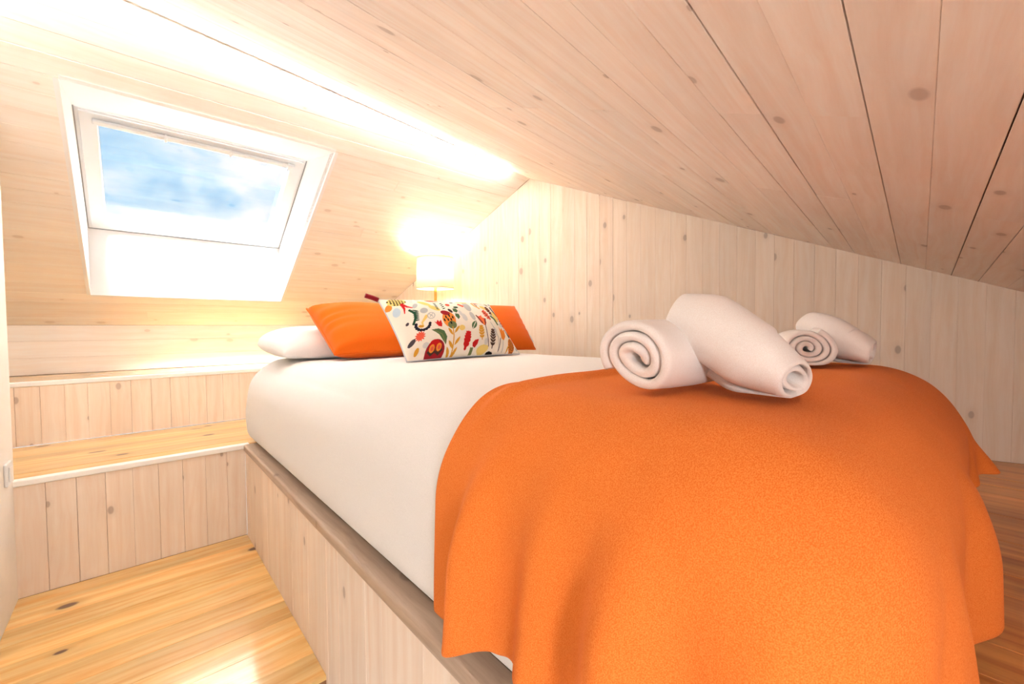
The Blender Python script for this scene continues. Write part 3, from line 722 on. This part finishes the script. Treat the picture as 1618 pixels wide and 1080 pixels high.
# pineapple top left
ell(245, 150, 76, 50, 8, 'yellow')
for i in range(-3, 4):
    for j in range(-2, 3):
        x = 245+i*23+j*4; y = 150+j*19+i*3
        if (i*23/72)**2+(j*19/48)**2 < 1: ell(x, y, 9, 7, 35, 'black')
stroke([(285, 190), (325, 222), (368, 240)], 13, 'red', True); stroke([(285, 195), (305, 240), (310, 290)], 13, 'red', True)
# palm leaf
for k in range(7): leaf(392+k*3, 275+k*16, 66-k*3, 13, 20-k*4, 'dgreen')
stroke([(345, 265), (388, 300), (398, 350), (388, 402)], 10, 'dgreen')
ell(340, 395, 12, 15, 20, 'slate')
# bird in a dark wreath
for k in range(10):
    a = math.radians(-10+k*22); ell(465+58*math.cos(a), 418+48*math.sin(a), 13, 13, 0, 'navy')
stroke([(415, 440), (440, 462), (470, 466), (500, 455), (520, 425)], 9, 'navy')
stroke([(488, 340), (470, 372), (455, 400), (470, 430)], 15, 'yellow', True); ell(450, 432, 24, 12, 10, 'ochre')
ell(530, 335, 36, 34, 0, 'grey'); ell(530, 335, 28, 26, 0, 'cream'); stroke([(512, 320), (545, 345)], 4, 'grey'); stroke([(520, 345), (540, 318)], 4, 'grey')
poly([(556, 395), (578, 405), (585, 380), (604, 400), (618, 378), (632, 415), (632, 446), (600, 440)], 'red')
for k in range(6): leaf(455, 515, 90, 26, k*30+8, 'coral')
# big green leaf, owl
poly([(540, 470), (600, 462), (655, 480), (688, 530), (688, 590), (655, 560), (610, 510)], 'green'); stroke([(560, 474), (640, 510), (680, 580)], 4, 'olive')
ell(605, 640, 82, 90, 0, 'dred'); ell(590, 590, 46, 40, 0, 'red')
for ex_, ey_ in ((572, 622), (630, 612)): ell(ex_, ey_, 27, 33, 0, 'brown'); ell(ex_, ey_-6, 23, 28, 0, 'orange'); ell(ex_+2, ey_-4, 12, 15, 0, 'coral')
stroke([(545, 640), (575, 655), (602, 636), (640, 650), (660, 625)], 7, 'dbrown')
ell(452, 632, 17, 30, 8, 'ochre'); ell(400, 560, 34, 20, -55, 'slate')
# thistle flower and ochre stalk
ell(700, 370, 62, 84, -28, 'orange'); ell(732, 425, 44, 36, 15, 'olive'); ell(662, 306, 48, 24, 12, 'dred')
for x, y in ((668, 350), (690, 375), (720, 372), (700, 335), (735, 350), (720, 405), (655, 380)): leaf(x, y, 40, 15, 65, 'black')
stroke([(735, 445), (752, 520), (765, 680)], 5, 'ochre')
for x, y, r in ((718, 485, 50), (780, 465, -58), (735, 590, 48), (792, 560, -55), (722, 640, 60), (780, 640, -60)): leaf(x, y, 82, 24, r, 'ochre')
# leaves and fern near the top
ell(777, 233, 26, 12, 0, 'dgreen'); poly([(740, 250), (775, 250), (795, 275), (780, 298), (745, 285)], 'green'); poly([(762, 305), (800, 312), (812, 345), (795, 368), (765, 335)], 'green'); ell(714, 279, 30, 14, 40, 'dbrown')
for k in range(4):
    leaf(565+k*8, 198+k*22, 38, 12, 25, 'dgreen'); leaf(628+k*8, 190+k*22, 38, 12, -30, 'dgreen')
ell(545, 150, 68, 22, 4, 'pink'); ell(530, 152, 36, 12, 4, 'coral'); ell(745, 160, 22, 10, 0, 'slate'); ell(695, 205, 24, 18, 0, 'coral'); stroke([(815, 190), (855, 215)], 12, 'coral'); ell(420, 135, 22, 8, 10, 'grey')
leaf(958, 420, 92, 52, -62, 'green', 'cream')
pinnate(880, 612, 895, 500, 5, 50, 24, 'red', 12); ell(885, 560, 26, 50, 8, 'red')
poly([(945, 572), (970, 552), (1005, 545), (998, 580), (975, 606), (950, 598)], 'red'); poly([(930, 605), (960, 605), (962, 640), (930, 642)], 'olive')
pinnate(1040, 545, 1030, 440, 5, 44, 18, 'ochre', 5)
# tulips with long stems
stroke([(1078, 410), (1095, 500), (1118, 590)], 4, 'slate'); stroke([(1150, 380), (1195, 450), (1230, 520), (1238, 610)], 4, 'grey'); stroke([(1255, 520), (1240, 610)], 4, 'slate'); stroke([(1290, 525), (1285, 610)], 4, 'grey')
poly([(975, 320), (1010, 335), (1040, 320), (1055, 345), (1090, 350), (1095, 400), (1070, 422), (1030, 395)], 'coral'); stroke([(985, 325), (1050, 400)], 6, 'brown'); stroke([(1085, 355), (1080, 415)], 7, 'brown'); stroke([(1040, 335), (1070, 410)], 5, 'orange')
pinnate(1150, 350, 1085, 275, 4, 46, 22, 'coral', 8); stroke([(1070, 275), (1160, 345)], 4, 'brown')
pinnate(1190, 290, 1140, 215, 4, 42, 20, 'brown', 8)
pinnate(1160, 600, 1163, 465, 6, 48, 16, 'dbrown', 5); ell(1150, 628, 40, 10, 0, 'black')
stroke([(1172, 312), (1215, 335), (1245, 385)], 12, 'green', False); stroke([(1215, 190), (1235, 225), (1270, 255), (1305, 280)], 15, 'slate'); ell(1222, 190, 16, 12, 0, 'slate')
stroke([(965, 165), (985, 200), (1040, 240)], 7, 'ochre'); ell(1010, 160, 40, 10, 8, 'coral'); stroke([(1000, 180), (1020, 205)], 6, 'brown'); ell(1080, 150, 30, 8, 0, 'grey'); leaf(1165, 158, 60, 24, 30, 'olive'); stroke([(1225, 128), (1285, 165)], 11, 'slate')
poly([(1250, 405), (1275, 440), (1292, 408), (1308, 440), (1332, 415), (1328, 490), (1300, 530), (1270, 520)], 'orange')
pinnate(1345, 395, 1300, 310, 4, 30, 14, 'crim', 8); stroke([(1365, 350), (1405, 405)], 10, 'crim'); stroke([(1350, 310), (1385, 350)], 7, 'olive')
ell(1395, 555, 42, 62, 5, 'orange')
for i in range(-3, 4):
    for j in range(-5, 6):
        x = 1395+i*15+(j % 2)*7; y = 555+j*12
        if ((x-1395)/38)**2+((y-555)/58)**2 < 1: ell(x, y, 5, 5, 0, 'brown')
stroke([(1385, 485), (1345, 420)], 7, 'navy'); stroke([(1388, 485), (1385, 415)], 7, 'navy'); stroke([(1392, 485), (1410, 440)], 6, 'slate'); leaf(1345, 590, 60, 14, -65, 'ochre'); ell(1470, 575, 16, 12, 20, 'grey')
mprint, ntp, bpn = newmat('botanical_print_cotton'); ca = N(ntp, 'ShaderNodeVertexColor', layer_name='print')
L(ntp, ca.outputs['Color'], bpn.inputs['Base Color']); bpn.inputs['Roughness'].default_value = 0.85; bpn.inputs['Specular IOR Level'].default_value = 0.1
nfb = N(ntp, 'ShaderNodeTexNoise'); nfb.inputs['Scale'].default_value = 800; bpp = N(ntp, 'ShaderNodeBump'); bpp.inputs['Strength'].default_value = 0.08; bpp.inputs['Distance'].default_value = 0.001
L(ntp, nfb.outputs['Fac'], bpp.inputs['Height']); L(ntp, bpp.outputs[0], bpn.inputs['Normal'])
M['grey_back'] = fabric('pale_grey_cotton', srgb(214, 216, 222), scale=800, bump=0.06, sheen=0.1)
M['tassel'] = fabric('dark_red_yarn', srgb(160, 32, 44), scale=300, bump=0.5)
pc, lp = cushion('cushion', 0.625, 0.328, 0.13, mprint, PW, PH, 0.03, 0.003, 21, M['grey_back'], CAN)
pc.matrix_world = lean((-1.49, 1.085, 0.876), 41, 4.0, 0, 0.328)
tag(pc, 'long cream cushion printed with colourful leaves, flowers and an owl', 'cushion')
tube_loop('piping', lp, 0.003, M['grey_back'], pc)
tl = V((-0.625/2, 0.328/2, 0))
tube_loop('tassel', [tl+V((0.002, -0.002, 0)), tl+V((-0.008, 0.004, 0)), tl+V((-0.02, 0.010, 0)), tl+V((-0.04, 0.018, 0)), tl+V((-0.048, 0.021, 0))], 0.010, M['tassel'], pc, False, 10)

# ------------------------------------------------------------------ towels
def towel(name, path, rad, turns, th_frac, label, group=None, squash=0.92, spin=0.0, r_in=0.10, seed=2, loose=None, tail=0.0, parent=None, flat=None, wob=0.05):
    """a cloth ribbon rolled into a spiral and swept along `path` (list of Vectors); rad may vary along it"""
    nT = int(44*turns); m = 26
    th = np.linspace(0, 2*math.pi*turns, nT)
    nf = smoothnoise(seed)
    r_o = th/th[-1]; pitch = (1-r_in)/turns
    rc = r_in + (1-r_in)*r_o
    base_w = 1+wob*np.sin(th*2+0.6)+wob*0.7*np.sin(th*3+seed)*(0.4+0.6*r_o)
    half = pitch*th_frac/2
    P = [np.array(p) for p in path]
    # smooth path by arc fraction
    seg = np.array([0]+[np.linalg.norm(P[i+1]-P[i]) for i in range(len(P)-1)]).cumsum(); tot = seg[-1]
    def at(s): return np.array([np.interp(s*tot, seg, [p[k] for p in P]) for k in range(3)])
    rim = 0.10
    st = np.concatenate([np.array([0, 0.008, 0.022, 0.05, 0.08]), np.linspace(0.11, 0.89, m), np.array([0.92, 0.95, 0.978, 0.992, 1.0])])
    v = []; ns = len(st)
    for s in st:
        c = at(s); t = at(min(1, s+0.03))-at(max(0, s-0.03)); t /= np.linalg.norm(t)
        side = np.cross(t, [0, 0, 1.0]); side /= np.linalg.norm(side); up = np.cross(side, t)
        e = min(s, 1-s)*tot/(half*np.interp(s, np.linspace(0, 1, len(rad)), rad)*1.1)
        k = math.sqrt(max(0.0, 1-(1-min(1, e))**2)); k = 0.12+0.88*k
        R = np.interp(s, np.linspace(0, 1, len(rad)), rad)
        q = np.interp(s, np.linspace(0, 1, len(squash)), squash) if hasattr(squash, '__len__') else squash
        lo = np.interp(s, np.linspace(0, 1, len(loose)), loose) if loose else 1.0
        axial = 0.012*np.sin(th*1.0+seed)*(1 if s < 0.5 else -1)*(1-min(1, e*0.3)) if not tail else 0*th
        for sgn in (1, -1):
            rr = (rc**lo)*base_w + sgn*half*k
            a = th+spin
            pts = c + side*(R*rr*np.cos(a))[:, None] + up*(R*rr*np.sin(a)*q)[:, None] + t*axial[:, None]
            nn = nf(pts, 24.0)[:, None]*0.0022+nf(pts, 75.0)[:, None]*0.0004
            pts = pts + nn*np.array([0.6, 0.6, 1.0])
            if flat is not None:
                zz = pts[:, 2]-flat; pts[:, 2] = flat+np.where(zz < 0.012, 0.012*np.exp(np.clip((zz-0.012)/0.012, -8, 0)), zz)
            v += pts.tolist()
    f = []
    def I(s, g, i): return (s*2+g)*nT+i
    for s in range(ns-1):
        for i in range(nT-1):
            f.append((I(s, 0, i), I(s, 0, i+1), I(s+1, 0, i+1), I(s+1, 0, i)))
            f.append((I(s, 1, i+1), I(s, 1, i), I(s+1, 1, i), I(s+1, 1, i+1)))
        f.append((I(s, 0, nT-1), I(s, 1, nT-1), I(s+1, 1, nT-1), I(s+1, 0, nT-1)))
        f.append((I(s, 1, 0), I(s, 0, 0), I(s+1, 0, 0), I(s+1, 1, 0)))
    for i in range(nT-1):
        f.append((I(0, 0, i+1), I(0, 0, i), I(0, 1, i), I(0, 1, i+1)))
        f.append((I(ns-1, 0, i), I(ns-1, 0, i+1), I(ns-1, 1, i+1), I(ns-1, 1, i)))
    o = mesh(name, v, f, M['terry'], None, True)
    if label: tag(o, label, 'towel', group)
    return o
TZ = 0.893
towel('rolled_towel', [V((-0.372, 0.592, TZ+0.060)), V((-0.362, 0.69, TZ+0.060)), V((-0.350, 0.84, TZ+0.056))], [0.060, 0.062, 0.060], 2.7, 0.90, 'white rolled towel showing its spiral end, nearer pair on the blanket', 'rolled towels', 1.0, -0.9, 0.16, 2, flat=TZ, wob=0.06)
towel('rolled_towel', [V((-0.365, 0.705, TZ+0.124)), V((-0.305, 0.70, TZ+0.104)), V((-0.235, 0.695, TZ+0.056)), V((-0.178, 0.700, TZ+0.026))], [0.046, 0.061, 0.070, 0.070], 2.1, 0.70, 'white rolled towel slumped over its neighbour, nearer pair on the blanket', 'rolled towels', [1.0, 0.95, 0.80, 0.42], -2.3, 0.26, 5, flat=TZ, wob=0.05)
towel('rolled_towel', [V((-0.305, 1.300, TZ+0.052)), V((-0.345, 1.38, TZ+0.05)), V((-0.385, 1.47, TZ+0.048))], [0.062, 0.064, 0.062], 3.3, 0.92, 'white rolled towel showing its spiral end, farther pair by the gable wall', 'rolled towels', 0.86, -0.8, 0.12, 7, flat=TZ, wob=0.05)
towel('rolled_towel', [V((-0.345, 1.45, TZ+0.115)), V((-0.31, 1.44, TZ+0.098)), V((-0.25, 1.43, TZ+0.055)), V((-0.195, 1.42, TZ+0.034))], [0.038, 0.052, 0.060, 0.064], 2.1, 0.66, 'white rolled towel slumped over its neighbour, farther pair by the gable wall', 'rolled towels', [1.0, 0.95, 0.8, 0.5], -2.3, 0.28, 9, flat=TZ, wob=0.06)

# ------------------------------------------------------------------ bedside table and lamp
LX, LY = -2.60, 1.60
NT = 1.02
ns_ = empty('bedside_table', (LX, LY-0.02, PZ))
tag(ns_, 'whitewashed wooden bedside table hidden behind the pillows under the lamp', 'table')
M['pine_plain'] = wood('whitewashed_pine_small', srgb(240, 220, 200), srgb(226, 198, 172), srgb(150, 122, 104), vary=0.05, rough=0.55)
o = box('table_top', (-0.12, -0.12, NT-PZ-0.022), (0.12, 0.12, NT-PZ), M['pine_plain'], ns_, 0.004)
o = box('shelf', (-0.11, -0.11, 0.16), (0.11, 0.11, 0.18), M['pine_plain'], ns_, 0.003)
for sx in (-1, 1):
    for sy in (-1, 1):
        box('leg', (sx*0.10-0.016, sy*0.10-0.016, 0), (sx*0.10+0.016, sy*0.10+0.016, NT-PZ-0.022), M['pine_plain'], ns_, 0.003)
lamp = empty('table_lamp', (LX, LY, NT))
tag(lamp, 'lit table lamp with white drum shade and brass stem in the far corner', 'lamp')
M['brass'] = plain('brushed_brass', srgb(226, 178, 96), rough=0.3, metal=1.0, nscale=60)
M['ceramic'] = plain('pale_wood_base', srgb(244, 222, 200), rough=0.4)
sh0, sh1 = 1.283-NT, 1.503-NT
lathe('base', [(0.0, 0.0), (0.062, 0.0), (0.066, 0.006), (0.064, 0.10), (0.058, 0.128), (0.046, 0.140), (0.0, 0.142)], M['ceramic'], lamp)
lathe('collar', [(0.0, 0.142), (0.034, 0.142), (0.034, 0.152), (0.012, 0.156), (0.0, 0.157)], M['brass'], lamp)
stem = lathe('stem', [(0.0, 0.156), (0.010, 0.156), (0.010, sh0+0.06), (0.0, sh0+0.062)], M['brass'], lamp, 20)
msh, nts, bs = newmat('lamp_shade_linen'); nts.nodes.remove(bs)
df = N(nts, 'ShaderNodeBsdfDiffuse'); df.inputs['Color'].default_value = (0.86, 0.83, 0.76, 1); tl_ = N(nts, 'ShaderNodeBsdfTranslucent'); tl_.inputs['Color'].default_value = (0.95, 0.86, 0.68, 1)
mx_ = N(nts, 'ShaderNodeMixShader'); mx_.inputs[0].default_value = 0.42; L(nts, df.outputs[0], mx_.inputs[1]); L(nts, tl_.outputs[0], mx_.inputs[2]); L(nts, mx_.outputs[0], nts.nodes['Material Output'].inputs['Surface'])
shade = lathe('shade', [(0.131, sh0), (0.126, sh1), (0.1245, sh1), (0.1295, sh0)], msh, lamp, 64, True)
M['shade_rim'] = plain('shade_rim_tape', srgb(236, 226, 200), rough=0.8)
for zz, r0 in ((sh0+0.002, 0.1312), (sh1-0.006, 0.1264)): lathe('rim', [(r0+0.0006, zz), (r0+0.0006, zz+0.006), (r0-0.003, zz+0.006), (r0-0.003, zz)], M['shade_rim'], shade, 64, True)
lathe('bulb', [(0.0, sh0+0.062), (0.014, sh0+0.064), (0.016, sh0+0.085), (0.030, sh0+0.115), (0.033, sh0+0.135), (0.026, sh0+0.155), (0.0, sh0+0.168)], emit('bulb_glow', (1.0, 0.84, 0.60), 2.0*10), stem, 24)
for k in range(3):
    a = k*2.094; bar_ = tube_loop('spider_arm', [V((0.010*math.cos(a), 0.010*math.sin(a), sh0+0.055)), V((0.129*math.cos(a), 0.129*math.sin(a), sh0+0.045))], 0.002, M['brass'], lamp, False, 6)

# ------------------------------------------------------------------ light switch on the partition
sw = box('light_switch', (-0.04, 0.0, -0.04), (0.04, 0.009, 0.04), M['frame'], None, 0.003)
sw.location = (-2.30, -0.35, 0.50); tag(sw, 'small white light switch plate on the partition at the left edge', 'switch')
box('rocker', (-0.022, 0.009, -0.026), (0.022, 0.013, 0.026), M['frame'], sw, 0.002)

# ------------------------------------------------------------------ added fill lamp, out of view behind the viewer, brightens the foreground
cl_xy = (0.90, -0.30); cl_z = G0.z + (-(CN.x*(cl_xy[0]-G0.x)+CN.y*(cl_xy[1]-G0.y))/CN.z)
cl = empty('added_fill_lamp', (cl_xy[0], cl_xy[1], cl_z))
tag(cl, 'round glowing dome added out of view to fill the foreground with light', 'lamp')
cl.rotation_euler = V((0, 0, 1)).rotation_difference(-CN).to_euler()
lathe('fill_mount', [(0.0, 0.0), (0.14, 0.0), (0.14, -0.025), (0.0, -0.025)], M['frame'], cl)
lathe('fill_globe', [(0.0, -0.02)]+[(0.13*math.sin(a), -0.026-0.085*(1-math.cos(a))) for a in ()]+[(0.130, -0.026), (0.128, -0.05), (0.110, -0.085), (0.070, -0.108), (0.0, -0.116)], emit('fill_glow', (1.0, 1.0, 1.0), 11), cl)
